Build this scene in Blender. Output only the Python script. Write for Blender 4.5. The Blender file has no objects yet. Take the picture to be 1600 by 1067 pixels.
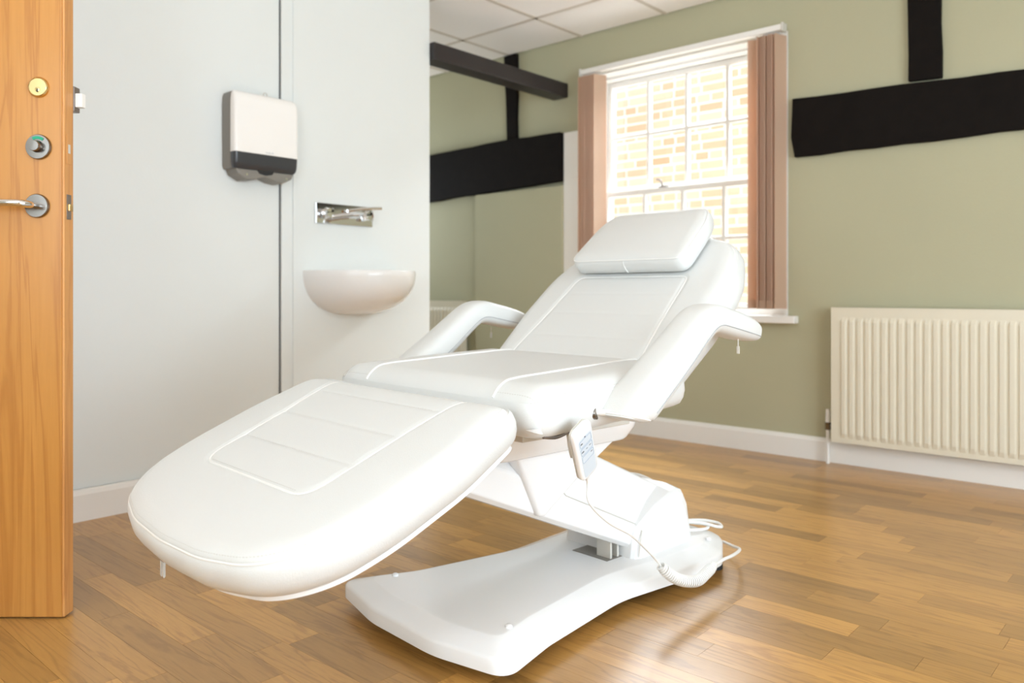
import bpy, bmesh, math, random
import numpy as np
from mathutils import Vector, Matrix
random.seed(7)
S = bpy.context.scene
COL = S.collection
PI = math.pi
R = math.radians

# ---------------------------------------------------------------- camera
EYE = 0.83
cam_d = bpy.data.cameras.new('camera'); cam = bpy.data.objects.new('camera', cam_d); COL.objects.link(cam)
cam.location = (0, 0, EYE)
cam.rotation_euler = (R(90), 0, R(41.95))
cam_d.sensor_width = 36; cam_d.lens = 36*1245/1600
cam_d.shift_y = -78.5/1600
cam_d.clip_start = 0.02
cam_d.dof.use_dof = True; cam_d.dof.focus_distance = 1.75; cam_d.dof.aperture_fstop = 3.2
S.camera = cam
# ---------------------------------------------------------------- light
w = bpy.data.worlds.new('world'); S.world = w; w.use_nodes = True
bg = w.node_tree.nodes['Background']
bg.inputs['Color'].default_value = (0.80, 0.90, 1.0, 1); bg.inputs['Strength'].default_value = 1.15
sd = bpy.data.lights.new('sun', 'SUN'); sd.energy = 1.35; sd.color = (1.0, 0.95, 0.88); sd.angle = R(1)
sun = bpy.data.objects.new('sun', sd); COL.objects.link(sun)
sun.rotation_euler = (R(48), 0, R(-12))       # falls on the brick wall across the yard
def area(name, loc, rot, sx, sy, e, color):
    d = bpy.data.lights.new(name, 'AREA'); d.shape = 'RECTANGLE'; d.size = sx; d.size_y = sy; d.energy = e; d.color = color
    o = bpy.data.objects.new(name, d); COL.objects.link(o); o.location = loc; o.rotation_euler = rot
    return o
# daylight entering the large window of the right-hand wall, then added fill lamps
area('daylight_right', (2.65, 0.85, 1.15), (0, R(90), 0), 2.0, 2.9, 104, (0.78, 0.90, 1.0))
area('rear_fill', (-0.6, -2.25, 1.5), (R(90), 0, 0), 1.9, 1.4, 24, (0.82, 0.94, 1.0))  # guessed source behind the camera, added to lift front faces and far wall
area('ceiling_bounce_fill', (-0.2, -0.95, 1.15), (R(163), 0, 0), 0.5, 0.5, 38, (0.80, 0.90, 1.0))   # added lamp aimed upwards to brighten the ceiling
area('yard_fill', (-2.1, 5.1, 3.3), (R(-62), 0, R(-5)), 3.5, 1.6, 500, (0.84, 0.92, 1.0))  # added lamp standing in for more sky light through the sash window
area('alcove_fill', (-5.12, 3.28, 1.40), (0, R(-116), 0), 1.1, 0.6, 7.5, (0.86, 0.93, 1.0))  # added lamp to lighten the alcove ceiling and board
S.view_settings.view_transform = 'Standard'; S.view_settings.look = 'None'
S.view_settings.gamma = 1; S.view_settings.use_curve_mapping = False
S.view_settings.exposure = 0.54
S.cycles.max_bounces = 10; S.cycles.diffuse_bounces = 6

# ---------------------------------------------------------------- materials
def mat(name, col, rough=0.5, metal=0.0, bump=0, bscale=50, coat=0.0, var=0.0, vscale=3.0, spec=0.5):
    m = bpy.data.materials.new(name); m.use_nodes = True
    nt = m.node_tree; b = nt.nodes['Principled BSDF']
    b.inputs['Base Color'].default_value = (*col, 1); b.inputs['Roughness'].default_value = rough
    b.inputs['Metallic'].default_value = metal; b.inputs['Coat Weight'].default_value = coat
    b.inputs['Specular IOR Level'].default_value = spec
    tc = nt.nodes.new('ShaderNodeTexCoord')
    if var:
        n = nt.nodes.new('ShaderNodeTexNoise'); n.inputs['Scale'].default_value = vscale; n.inputs['Detail'].default_value = 4
        nt.links.new(tc.outputs['Object'], n.inputs['Vector'])
        mx = nt.nodes.new('ShaderNodeMix'); mx.data_type = 'RGBA'
        mx.inputs['A'].default_value = (*[c*(1-var) for c in col], 1); mx.inputs['B'].default_value = (*[min(1, c*(1+var)) for c in col], 1)
        nt.links.new(n.outputs['Fac'], mx.inputs['Factor']); nt.links.new(mx.outputs['Result'], b.inputs['Base Color'])
    if bump:
        n = nt.nodes.new('ShaderNodeTexNoise'); n.inputs['Scale'].default_value = bscale; n.inputs['Detail'].default_value = 3
        nt.links.new(tc.outputs['Object'], n.inputs['Vector'])
        bp = nt.nodes.new('ShaderNodeBump'); bp.inputs['Strength'].default_value = bump; bp.inputs['Distance'].default_value = 0.002
        nt.links.new(n.outputs['Fac'], bp.inputs['Height']); nt.links.new(bp.outputs['Normal'], b.inputs['Normal'])
    return m

def wood(name, c1, c2, axis_scale, rough=0.35, coat=0.3, rand=0.0, fine=True, dark=(0.2, 0.1, 0.03)):
    """grain streaks along one axis: axis_scale stretches the object coordinates"""
    m = bpy.data.materials.new(name); m.use_nodes = True
    nt = m.node_tree; b = nt.nodes['Principled BSDF']; L = nt.links.new
    b.inputs['Roughness'].default_value = rough; b.inputs['Coat Weight'].default_value = coat; b.inputs['Coat Roughness'].default_value = 0.25
    tc = nt.nodes.new('ShaderNodeTexCoord'); geo = nt.nodes.new('ShaderNodeNewGeometry'); oi = nt.nodes.new('ShaderNodeObjectInfo')
    add = nt.nodes.new('ShaderNodeMath'); add.operation = 'ADD'; L(geo.outputs['Random Per Island'], add.inputs[0]); L(oi.outputs['Random'], add.inputs[1])
    fr = nt.nodes.new('ShaderNodeMath'); fr.operation = 'FRACT'; L(add.outputs[0], fr.inputs[0])
    off = nt.nodes.new('ShaderNodeMath'); off.operation = 'MULTIPLY'; off.inputs[1].default_value = 37.0 if rand else 0; L(fr.outputs[0], off.inputs[0])
    va = nt.nodes.new('ShaderNodeVectorMath'); va.operation = 'ADD'; L(tc.outputs['Object'], va.inputs[0]); L(off.outputs[0], va.inputs[1])
    mp = nt.nodes.new('ShaderNodeMapping'); mp.inputs['Scale'].default_value = axis_scale; L(va.outputs[0], mp.inputs['Vector'])
    n1 = nt.nodes.new('ShaderNodeTexNoise'); n1.inputs['Scale'].default_value = 1.0; n1.inputs['Detail'].default_value = 5; n1.inputs['Distortion'].default_value = 0.8; L(mp.outputs[0], n1.inputs['Vector'])
    wv = nt.nodes.new('ShaderNodeMath'); wv.operation = 'MULTIPLY'; wv.inputs[1].default_value = 42; L(n1.outputs['Fac'], wv.inputs[0])
    sn = nt.nodes.new('ShaderNodeMath'); sn.operation = 'SINE'; L(wv.outputs[0], sn.inputs[0])
    mr = nt.nodes.new('ShaderNodeMapRange'); mr.inputs['From Min'].default_value = -1; mr.inputs['From Max'].default_value = 1; L(sn.outputs[0], mr.inputs['Value'])
    n2 = nt.nodes.new('ShaderNodeTexNoise'); n2.inputs['Scale'].default_value = 7.0; n2.inputs['Detail'].default_value = 6; n2.inputs['Roughness'].default_value = .7; L(mp.outputs[0], n2.inputs['Vector'])
    mx = nt.nodes.new('ShaderNodeMix'); mx.data_type = 'RGBA'; mx.inputs['A'].default_value = (*c1, 1); mx.inputs['B'].default_value = (*c2, 1)
    L(n2.outputs['Fac'], mx.inputs['Factor'])
    mx2 = nt.nodes.new('ShaderNodeMix'); mx2.data_type = 'RGBA'; mx2.blend_type = 'MULTIPLY'
    pw = nt.nodes.new('ShaderNodeMath'); pw.operation = 'POWER'; pw.inputs[1].default_value = 5; L(mr.outputs[0], pw.inputs[0])
    ml = nt.nodes.new('ShaderNodeMath'); ml.operation = 'MULTIPLY'; ml.inputs[1].default_value = 0.42; L(pw.outputs[0], ml.inputs[0])
    L(ml.outputs[0], mx2.inputs['Factor']); L(mx.outputs['Result'], mx2.inputs['A']); mx2.inputs['B'].default_value = (*dark, 1)
    hs = nt.nodes.new('ShaderNodeHueSaturation'); L(mx2.outputs['Result'], hs.inputs['Color'])
    if rand:
        r2 = nt.nodes.new('ShaderNodeMapRange'); r2.inputs['To Min'].default_value = 1-rand; r2.inputs['To Max'].default_value = 1+rand; L(fr.outputs[0], r2.inputs['Value'])
        L(r2.outputs[0], hs.inputs['Value'])
    L(hs.outputs['Color'], b.inputs['Base Color'])
    bp = nt.nodes.new('ShaderNodeBump'); bp.inputs['Strength'].default_value = 0.08; bp.inputs['Distance'].default_value = 0.001
    L(n2.outputs['Fac'], bp.inputs['Height']); L(bp.outputs['Normal'], b.inputs['Normal'])
    return m

M = {}
M['paint_lit'] = mat('lit_wall_paint', (0.775, 0.805, 0.79), 0.55, bump=0.15, bscale=160, var=0.02)  # paler copy of the wall paint, stronger light on the partition put into colour
M['paint_sage'] = mat('sage_wall_paint', (0.445, 0.43, 0.29), 0.7, bump=0.25, bscale=110, var=0.05, vscale=1.5)
M['paint_plain'] = mat('plain_wall_paint', (0.50, 0.50, 0.42), 0.7, bump=0.2, bscale=110)
M['gloss_white'] = mat('white_gloss_paint', (0.85, 0.83, 0.79), 0.3, var=0.02)
M['bright_white'] = mat('bright_white_gloss', (0.92, 0.90, 0.87), 0.25)  # whiter than the other gloss, standing in for light on the window board
M['ceiling'] = mat('ceiling_tile_board', (0.92, 0.88, 0.84), 0.9, bump=0.3, bscale=300)
M['tbar'] = mat('ceiling_grid_metal', (0.62, 0.56, 0.48), 0.5)
M['beam'] = mat('black_stained_oak', (0.006, 0.004, 0.003), 0.75, bump=1.0, bscale=25, var=0.4, vscale=14, spec=0.15)
M['beam_smooth'] = mat('dark_brown_painted_timber', (0.022, 0.017, 0.017), 0.45, bump=0.2, bscale=40)
M['radiator'] = mat('cream_radiator_enamel', (0.74, 0.69, 0.56), 0.35)
M['vinyl'] = mat('white_vinyl', (0.68, 0.69, 0.68), 0.42, bump=0.25, bscale=420, spec=0.45)
M['piping'] = mat('white_piping', (0.82, 0.82, 0.80), 0.35)
M['stitch'] = mat('grey_white_thread', (0.60, 0.59, 0.56), 0.8)
M['thread_grey'] = mat('grey_piping', (0.40, 0.41, 0.42), 0.6)
M['plastic'] = mat('white_moulded_plastic', (0.87, 0.88, 0.89), 0.22, spec=0.5)
M['plastic_grey'] = mat('grey_white_plastic', (0.62, 0.60, 0.55), 0.35)
M['rubber'] = mat('black_rubber', (0.012, 0.012, 0.012), 0.7)
M['seam_gap'] = mat('dark_joint', (0.10, 0.10, 0.10), 0.8)
M['chrome'] = mat('chrome', (0.72, 0.72, 0.72), 0.08, 1.0)
M['steel'] = mat('satin_steel', (0.24, 0.22, 0.20), 0.22, 1.0)
M['steel_dark'] = mat('dull_metal', (0.30, 0.27, 0.26), 0.4, 1.0)
M['brass'] = mat('polished_brass', (0.70, 0.52, 0.24), 0.20, 1.0)
M['black'] = mat('black_plastic', (0.02, 0.02, 0.022), 0.35)
M['smoke'] = mat('dark_smoked_plastic', (0.045, 0.047, 0.052), 0.28)
M['grey_case'] = mat('grey_case_plastic', (0.23, 0.215, 0.19), 0.45)
M['ceramic'] = mat('white_glazed_ceramic', (0.86, 0.85, 0.83), 0.12)
M['green'] = mat('green_enamel', (0.0, 0.30, 0.16), 0.4)
M['face_blue'] = mat('pale_blue_grey_label', (0.60, 0.66, 0.72), 0.4)
M['ink_blue'] = mat('blue_grey_ink', (0.22, 0.32, 0.45), 0.5)
M['ink'] = mat('dark_ink', (0.03, 0.03, 0.04), 0.6)
M['ink_pale'] = mat('pale_grey_ink', (0.52, 0.53, 0.55), 0.6)
M['clear'] = mat('clear_plastic', (0.62, 0.62, 0.60), 0.2)
M['mortar'] = mat('pale_lime_mortar', (0.78, 0.78, 0.76), 0.9, bump=0.5, bscale=60)
M['door'] = wood('honey_oak_veneer', (0.44, 0.188, 0.034), (0.57, 0.262, 0.058), (11, 11, 0.55), 0.33, 0.25, 0.0, False, (0.62, 0.45, 0.28))
M['door_edge'] = wood('oak_lipping', (0.56, 0.25, 0.07), (0.66, 0.33, 0.11), (20, 20, 1.2), 0.4, 0.1, 0.0, False, (0.72, 0.55, 0.38))
M['floor'] = wood('oak_laminate', (0.36, 0.182, 0.043), (0.54, 0.29, 0.080), (1.7, 20, 4), 0.30, 0.22, 0.25, True, (0.50, 0.42, 0.36))

def brickmat():
    m = mat('buff_stock_brick', (0.62, 0.50, 0.39), 0.9, bump=0.6, bscale=40)
    nt = m.node_tree; b = nt.nodes['Principled BSDF']; oi = nt.nodes.new('ShaderNodeObjectInfo'); g = nt.nodes.new('ShaderNodeNewGeometry')
    a = nt.nodes.new('ShaderNodeMath'); a.operation = 'ADD'; nt.links.new(oi.outputs['Random'], a.inputs[0]); nt.links.new(g.outputs['Random Per Island'], a.inputs[1])
    f = nt.nodes.new('ShaderNodeMath'); f.operation = 'FRACT'; nt.links.new(a.outputs[0], f.inputs[0])
    r = nt.nodes.new('ShaderNodeValToRGB'); nt.links.new(f.outputs[0], r.inputs[0])
    e = r.color_ramp.elements; e[0].color = (0.60, 0.40, 0.27, 1); e[1].color = (0.66, 0.50, 0.38, 1)
    x = e.new(0.45); x.color = (0.68, 0.53, 0.41, 1); x = e.new(0.8); x.color = (0.55, 0.34, 0.22, 1)
    nt.links.new(r.outputs[0], b.inputs['Base Color']); return m
M['brick'] = brickmat()

def glassmat():
    m = bpy.data.materials.new('window_glass'); m.use_nodes = True; nt = m.node_tree; nt.nodes.clear()
    o = nt.nodes.new('ShaderNodeOutputMaterial'); t = nt.nodes.new('ShaderNodeBsdfTransparent'); g = nt.nodes.new('ShaderNodeBsdfGlossy')
    g.inputs['Roughness'].default_value = 0.02; mx = nt.nodes.new('ShaderNodeMixShader'); mx.inputs[0].default_value = 0.05
    t.inputs['Color'].default_value = (0.97, 0.98, 0.98, 1)
    nt.links.new(t.outputs[0], mx.inputs[1]); nt.links.new(g.outputs[0], mx.inputs[2]); nt.links.new(mx.outputs[0], o.inputs[0]); return m
M['glass'] = glassmat()

def blindmat():
    m = bpy.data.materials.new('peach_blind_fabric'); m.use_nodes = True; nt = m.node_tree; nt.nodes.clear()
    o = nt.nodes.new('ShaderNodeOutputMaterial'); d = nt.nodes.new('ShaderNodeBsdfDiffuse'); t = nt.nodes.new('ShaderNodeBsdfTranslucent')
    d.inputs['Color'].default_value = (0.68, 0.50, 0.37, 1); t.inputs['Color'].default_value = (0.72, 0.40, 0.22, 1)
    mx = nt.nodes.new('ShaderNodeMixShader'); mx.inputs[0].default_value = 0.32
    nt.links.new(d.outputs[0], mx.inputs[1]); nt.links.new(t.outputs[0], mx.inputs[2]); nt.links.new(mx.outputs[0], o.inputs[0]); return m
M['blind'] = blindmat()

# ---------------------------------------------------------------- helpers
def link(name, me, m=None, parent=None, smooth=False, loc=None, rot=None):
    if m is not None: me.materials.append(m)
    if smooth:
        me.polygons.foreach_set('use_smooth', [True]*len(me.polygons))
        bm = bmesh.new(); bm.from_mesh(me)
        for e in bm.edges:
            if len(e.link_faces) == 2 and e.calc_face_angle(0) > R(40): e.smooth = False
        bm.to_mesh(me); bm.free()
    o = bpy.data.objects.new(name, me); COL.objects.link(o)
    if parent is not None: o.parent = parent
    if loc is not None: o.location = loc
    if rot is not None: o.rotation_euler = rot
    return o
def empty(name, loc=(0, 0, 0), rotz=0, parent=None):
    o = bpy.data.objects.new(name, None); COL.objects.link(o); o.location = loc; o.rotation_euler = (0, 0, rotz); o.empty_display_size = 0.1
    if parent is not None: o.parent = parent
    return o
def tag(o, label, cat, group=None):
    o['label'] = label; o['category'] = cat
    if group: o['group'] = group
    return o
def struct(o, label=None):
    o['kind'] = 'structure'
    if label: o['label'] = label
    return o
def bevel(o, w=0.003, seg=2, ang=35):
    b = o.modifiers.new('bevel', 'BEVEL'); b.width = w; b.segments = seg; b.limit_method = 'ANGLE'; b.angle_limit = R(ang); b.harden_normals = False
    return o
class MB:
    def __init__(s): s.v = []; s.f = []
    def add(s, v, f):
        n = len(s.v); s.v += [tuple(p) for p in v]; s.f += [tuple(i+n for i in q) for q in f]; return s
    def box(s, x0, x1, y0, y1, z0, z1):
        return s.add([(x0,y0,z0),(x1,y0,z0),(x1,y1,z0),(x0,y1,z0),(x0,y0,z1),(x1,y0,z1),(x1,y1,z1),(x0,y1,z1)],
                     [(0,3,2,1),(4,5,6,7),(0,1,5,4),(1,2,6,5),(2,3,7,6),(3,0,4,7)])
    def hexa(s, p):   # eight corners, bottom ring then top ring
        return s.add(p, [(0,3,2,1),(4,5,6,7),(0,1,5,4),(1,2,6,5),(2,3,7,6),(3,0,4,7)])
    def prism(s, poly, a, b, axis='x'):
        """poly in the two other axes, extruded from a to b"""
        n = len(poly)
        def P(q, t): return (t, q[0], q[1]) if axis == 'x' else ((q[0], t, q[1]) if axis == 'y' else (q[0], q[1], t))
        v = [P(q, a) for q in poly] + [P(q, b) for q in poly]
        return s.add(v, [tuple(range(n-1, -1, -1)), tuple(range(n, 2*n))] + [(i, (i+1) % n, n+(i+1) % n, n+i) for i in range(n)])
    def rings(s, rings, cap0=True, cap1=True):
        n = len(rings[0]); v = [p for r in rings for p in r]; f = []
        for k in range(len(rings)-1):
            for i in range(n):
                j = (i+1) % n; f.append((k*n+i, k*n+j, (k+1)*n+j, (k+1)*n+i))
        if cap0: f.append(tuple(range(n-1, -1, -1)))
        if cap1: f.append(tuple((len(rings)-1)*n+i for i in range(n)))
        return s.add(v, f)
    def tube(s, path, r, n=8, closed=False):
        path = [Vector(p) for p in path]; m = len(path); rings = []
        up = None
        for i, p in enumerate(path):
            if closed: t = path[(i+1) % m]-path[i-1]
            else: t = path[min(i+1, m-1)]-path[max(i-1, 0)]
            t.normalize()
            if up is None:
                up = Vector((0, 0, 1)) if abs(t.z) < .9 else Vector((1, 0, 0))
            a = (up-t*up.dot(t)).normalized(); b = t.cross(a); up = a
            rr = r[i] if isinstance(r, (list, tuple)) else r
            rings.append([p+a*(math.cos(2*PI*k/n)*rr)+b*(math.sin(2*PI*k/n)*rr) for k in range(n)])
        if closed:
            rings.append(rings[0]); return s.rings(rings, False, False)
        return s.rings(rings)
    def cyl(s, p0, p1, r0, r1=None, n=24):
        return s.tube([p0, p1], [r0, r0 if r1 is None else r1], n)
    def build(s, name, m, parent=None, smooth=False, loc=None, rot=None):
        me = bpy.data.meshes.new(name); me.from_pydata(s.v, [], s.f); me.update()
        bm = bmesh.new(); bm.from_mesh(me); bmesh.ops.recalc_face_normals(bm, faces=bm.faces); bm.to_mesh(me); bm.free()
        return link(name, me, m, parent, smooth, loc, rot)
def box(name, m, x0, x1, y0, y1, z0, z1, parent=None, bev=0):
    o = MB().box(x0, x1, y0, y1, z0, z1).build(name, m, parent)
    if bev: bevel(o, bev)
    return o
def copy_tree(o, parent=None):
    c = o.copy(); COL.objects.link(c); c.parent = parent
    for ch in [x for x in bpy.data.objects if x.parent == o]: copy_tree(ch, c)
    return c
def catmull(pts, n=8):
    pts = [Vector(p) for p in pts]; q = [pts[0]*2-pts[1]]+pts+[pts[-1]*2-pts[-2]]; out = []
    for i in range(1, len(q)-2):
        for k in range(n):
            t = k/n; a, b, c, d = q[i-1], q[i], q[i+1], q[i+2]
            out.append(0.5*((2*b)+(c-a)*t+(2*a-5*b+4*c-d)*t*t+(3*b-a-3*c+d)*t**3))
    out.append(pts[-1]); return out
def round_poly(pts, rad, n=10):
    """polygon with rounded corners, dense points, anticlockwise"""
    out = []; m = len(pts)
    for i in range(m):
        p = np.array(pts[i], float); a = np.array(pts[i-1], float); b = np.array(pts[(i+1) % m], float)
        r = rad[i] if isinstance(rad, (list, tuple)) else rad
        da = a-p; db = b-p; la = np.linalg.norm(da); lb = np.linalg.norm(db); da /= la; db /= lb
        ang = math.acos(max(-1, min(1, float(da@db)))); k = min(r/math.tan(ang/2), la*.49, lb*.49)
        s, e = p+da*k, p+db*k
        for j in range(n+1):
            t = j/n; out.append(tuple((1-t)**2*s+2*t*(1-t)*p+t*t*e))
    return out
def resample(pts, n):
    P = np.array(pts+[pts[0]], float); seg = np.linalg.norm(np.diff(P, axis=0), axis=1); c = np.concatenate([[0], np.cumsum(seg)])
    t = np.linspace(0, c[-1], n, endpoint=False)
    return np.stack([np.interp(t, c, P[:, 0]), np.interp(t, c, P[:, 1])], 1)

# ================================================================ ROOM
XL, XR, YB, YF, ZC = -3.103, 2.45, 3.93, -2.1, 2.395
XA = -5.0             # left end of the alcove behind the partition
YP = 2.80             # end of the partition
# window opening in the far wall
WX0, WX1, WZ0, WZ1 = -2.91, -1.655, 0.700, 2.145
mb = MB()
mb.box(XA-.1, WX0, YB, YB+.26, 0, ZC+.1).box(WX1, XR+.1, YB, YB+.26, 0, ZC+.1).box(WX0, WX1, YB, YB+.26, 0, WZ0).box(WX0, WX1, YB, YB+.26, WZ1, ZC+.1)
struct(mb.build('wall_back', M['paint_sage']))
# lighter boxed-out board under the timber, left of the window
struct(box('trim_2', M['paint_sage'], -3.828, -3.0755, YB-.045, YB-.0005, 0.0, 1.487, bev=.002))
struct(MB().box(XA-.1, XA, YP-.1, 2.94, 0, ZC+.1).box(XA-.1, XA, 3.78, YB-.0005, 0, ZC+.1).box(XA-.1, XA, 2.94, 3.78, 0, .88).box(XA-.1, XA, 2.94, 3.78, 2.05, ZC+.1).build('wall_alcove', M['paint_sage']))
struct(MB().box(XA-.07, XA-.03, 2.94, 3.78, .88, .93).box(XA-.07, XA-.03, 2.94, 3.78, 2.0, 2.05).box(XA-.07, XA-.03, 2.94, 2.99, .93, 2.0).box(XA-.07, XA-.03, 3.73, 3.78, .93, 2.0).box(XA-.07, XA-.03, 3.345, 3.375, .93, 2.0).build('added_window_4', M['gloss_white']))  # unseen window, made up to go with the added alcove lamp
# partition carrying the basin
struct(box('wall_left', M['paint_lit'], XL-.16, XL, YF-.1, YP, 0, ZC+.1))
struct(box('wall_partition_return', M['paint_sage'], XA-.1, XL-.1605, YP-.1605, YP, 0, ZC+.1))
struct(box('trim_3', M['paint_lit'], XL+.0003, XL+.012, 1.926, YP-.002, 0.0, ZC, bev=.002), 'pale boxed panel behind the basin and taps')
struct(box('trim_4', M['paint_lit'], XL+.0121, XL+.019, 1.98, 2.575, 0.0, 2.20, bev=.002), 'raised inner board of the pale basin panel')
struct(box('trim_5', M['seam_gap'], XL+.0002, XL+.0022, 1.9195, 1.9255, 0, ZC), 'thin dark joint between the wall and the basin panel')
# rear wall (unseen window added for the rear fill lamp) and right wall (large window)
mb = MB().box(XL, -1.7, YF-.1, YF, 0, ZC+.1).box(.5, XR+.1, YF-.1, YF, 0, ZC+.1).box(-1.7, .5, YF-.1, YF, 0, .75).box(-1.7, .5, YF-.1, YF, 2.2, ZC+.1)
struct(mb.build('wall_front', M['paint_plain']))
mb = MB().box(XR, XR+.1, YF, -.7, 0, ZC+.1).box(XR, XR+.1, 2.4, YB, 0, ZC+.1).box(XR, XR+.1, -.7, 2.4, 0, .15).box(XR, XR+.1, -.7, 2.4, 2.2, ZC+.1)
struct(mb.build('wall_right', M['paint_plain']))
for nm, (a, b, c, d, z0, z1), nx in (('window_2', (XR+.02, XR+.07, -.7, 2.4, .15, 2.2), 4), ('added_window_3', (-1.7, .5, YF-.07, YF-.02, .75, 2.2), 4)):
    mb = MB(); t = .05
    mb.box(a, b, c, d, z0, z0+t).box(a, b, c, d, z1-t, z1)
    for k in range(nx+1):
        if nm == 'window_2':
            y = c+(d-c-t)*k/nx; mb.box(a, b, y, y+t, z0+t, z1-t)
        else:
            x = a+(b-a-t)*k/nx; mb.box(x, x+t, c, d, z0+t, z1-t)
    struct(mb.build(nm, M['gloss_white']))
struct(box('wall_nib', M['paint_lit'], XL+.0005, -2.875, -.05, .13, 0, ZC+.05))

# skirting boards
sk = [(0, 0), (.018, 0), (.018, .095), (.012, .11), (.004, .114), (0, .114)]
struct(MB().prism([(YB-.0005-a, b) for a, b in sk], -3.0745, XR, 'x').build('baseboard_back', M['gloss_white']))
struct(MB().prism([(YB-.0005-a, b) for a, b in sk], XA, -3.83, 'x').build('baseboard_alcove', M['gloss_white']))
struct(MB().prism([(XL+.0125+a, b) for a, b in sk], .132, YP, 'y').build('baseboard_left', M['gloss_white']))
struct(MB().prism([(XR-.0005-a, b) for a, b in sk], YF, YB-.02, 'y').build('baseboard_right', M['gloss_white']))

# ceiling: slab, grid bars and lay-in tiles
ceil = struct(box('ceiling', M['ceiling'], XA-.1, XR+.1, YF-.1, YB+.26, ZC+.03, ZC+.12))
GX, GY, GS = -2.955, 3.490, 0.595
xs = [GX+GS*k for k in range(-4, 11)]; ys = [GY+GS*k for k in range(-10, 2)]
me_cache = {}
def tile(x0, x1, y0, y1):
    x0, x1 = max(x0, XA), min(x1, XR); y0, y1 = max(y0, YF), min(y1, YB)
    if x1-x0 < .05 or y1-y0 < .05: return
    if x1 <= XL and y1 <= YP: return
    w_, d_ = round(x1-x0-.022, 3), round(y1-y0-.022, 3); key = (w_, d_)
    if key not in me_cache:
        b = MB().box(-w_/2, w_/2, -d_/2, d_/2, 0, .012); me = bpy.data.meshes.new('ceiling_tile'); me.from_pydata(b.v, [], b.f); me.materials.append(M['ceiling']); me_cache[key] = me
    o = bpy.data.objects.new('ceiling_tile', me_cache[key]); COL.objects.link(o); o.parent = ceil; o.location = ((x0+x1)/2, (y0+y1)/2, ZC+.001)
for i in range(len(xs)-1):
    for j in range(len(ys)-1): tile(xs[i], xs[i+1], ys[j], ys[j+1])
for x in xs:
    if XA < x < XR: MB().box(x-.012, x+.012, (YP if x < XL else YF), YB, ZC-.002, ZC+.006).build('grid_bar', M['tbar'], ceil)
for y in ys:
    if YF < y < YB: MB().box((XA if y > YP else XL), XR, y-.012, y+.012, ZC-.002, ZC+.006).build('grid_bar', M['tbar'], ceil)

# floor: base plus laminate strips
flr = struct(box('floor', M['floor'], XA-.1, XR+.1, YF-.1, YB+.2, -.08, -.010))
F = (-math.sin(R(41.95)), math.cos(R(41.95))); RT = (math.cos(R(41.95)), math.sin(R(41.95)))
strips = []; SW = .084; rr = random.Random(3)
y = .79-SW*30
lens = [.30, .38, .46, .54, .38, .62]
while y < YB:
    x = XA - rr.random()*.5
    if y+SW > YF:
        while x < XR:
            L = rr.choice(lens)
            if abs(y-.79) < .01 and x < -2.07 < x+L: L = -2.07-x if -2.07-x > .15 else L
            x1 = min(x+L, XR)
            if x1-max(x, XA) > .03 and not (x1 < XL-.2 and y+SW < YP-.2):
                strips.append((max(x, XA), x1, max(y, YF), min(y+SW, YB)))
            x += L
    y += SW
def vis(s):
    cx, cy = (s[0]+s[1])/2, (s[2]+s[3])/2; D = cx*F[0]+cy*F[1]; r = cx*RT[0]+cy*RT[1]
    if D < .9: return 0
    px = 800+1245*r/D; py = 455+1245*EYE/D
    if not (-140 < px < 1740 and 600 < py < 1200): return 0
    return 1/D**3*(s[1]-s[0])
strips.sort(key=lambda s: -vis(s))
fm = {}; rest = MB()
for k, s in enumerate(strips):
    g = .0003
    if k < 295:
        key = (round(s[1]-s[0], 3), round(s[3]-s[2], 3))
        if key not in fm:
            a, b = key[0]/2-g, key[1]/2-g
            q = MB().hexa([(-a,-b,-.009),(a,-b,-.009),(a,b,-.009),(-a,b,-.009),(-a,-b,0),(a,-b,0),(a,b,0),(-a,b,0)])
            me = bpy.data.meshes.new('floor_strip'); me.from_pydata(q.v, [], q.f); me.materials.append(M['floor']); fm[key] = me
        o = bpy.data.objects.new('floor_strip', fm[key]); COL.objects.link(o); o.parent = flr; o.location = ((s[0]+s[1])/2, (s[2]+s[3])/2, 0)
    else:
        rest.box(s[0]+g, s[1]-g, s[2]+g, s[3]-g, -.009, 0)
o = rest.build('floor_strips_beyond', M['floor'], flr); o['kind'] = 'stuff'

# ---------------------------------------------------------------- black timbers
def timber(name, pts, y0, y1, label, seed, group=None):
    """pts: outline in (x, z), slightly wavy edges subdivided"""
    rg = random.Random(seed); P = []
    for i in range(len(pts)):
        a, b = pts[i], pts[(i+1) % len(pts)]; L = math.hypot(b[0]-a[0], b[1]-a[1]); n = max(1, int(L/.12))
        for k in range(n):
            t = k/n; j = 0.004 if 0 < k else 0
            P.append((a[0]+(b[0]-a[0])*t+rg.uniform(-j, j), a[1]+(b[1]-a[1])*t+rg.uniform(-j, j)))
    o = MB().prism(P, y0, y1, 'y').build(name, M['beam']); bevel(o, .005, 2)
    return tag(o, label, 'beam', group)
timber('timber_beam', [(-4.95, 1.455), (-3.079, 1.516), (-3.079, 1.818), (-3.6, 1.826), (-4.95, 1.79)], YB-.06, YB-.0005, 'thick black horizontal timber in the alcove wall left of the window', 1)
timber('timber_beam', [(-1.612, 1.499), (-.6, 1.505), (1.7, 1.50), (1.7, 1.74), (-.6, 1.756), (-1.623, 1.793), (-1.63, 1.60)], YB-.03, YB-.0005, 'thick black horizontal timber right of the window above the radiator', 2)
timber('timber_post', [(-1.085, 1.785), (-.945, 1.778), (-.948, 2.39), (-1.09, 2.39)], YB-.028, YB-.0005, 'black upright timber rising from the right-hand beam to the ceiling', 3)
timber('timber_post', [(-3.555, 1.832), (-3.468, 1.832), (-3.47, 2.39), (-3.58, 2.39)], YB-.03, YB-.0005, 'narrow black upright timber between left beam and ceiling behind the hanging joist', 4)
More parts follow.
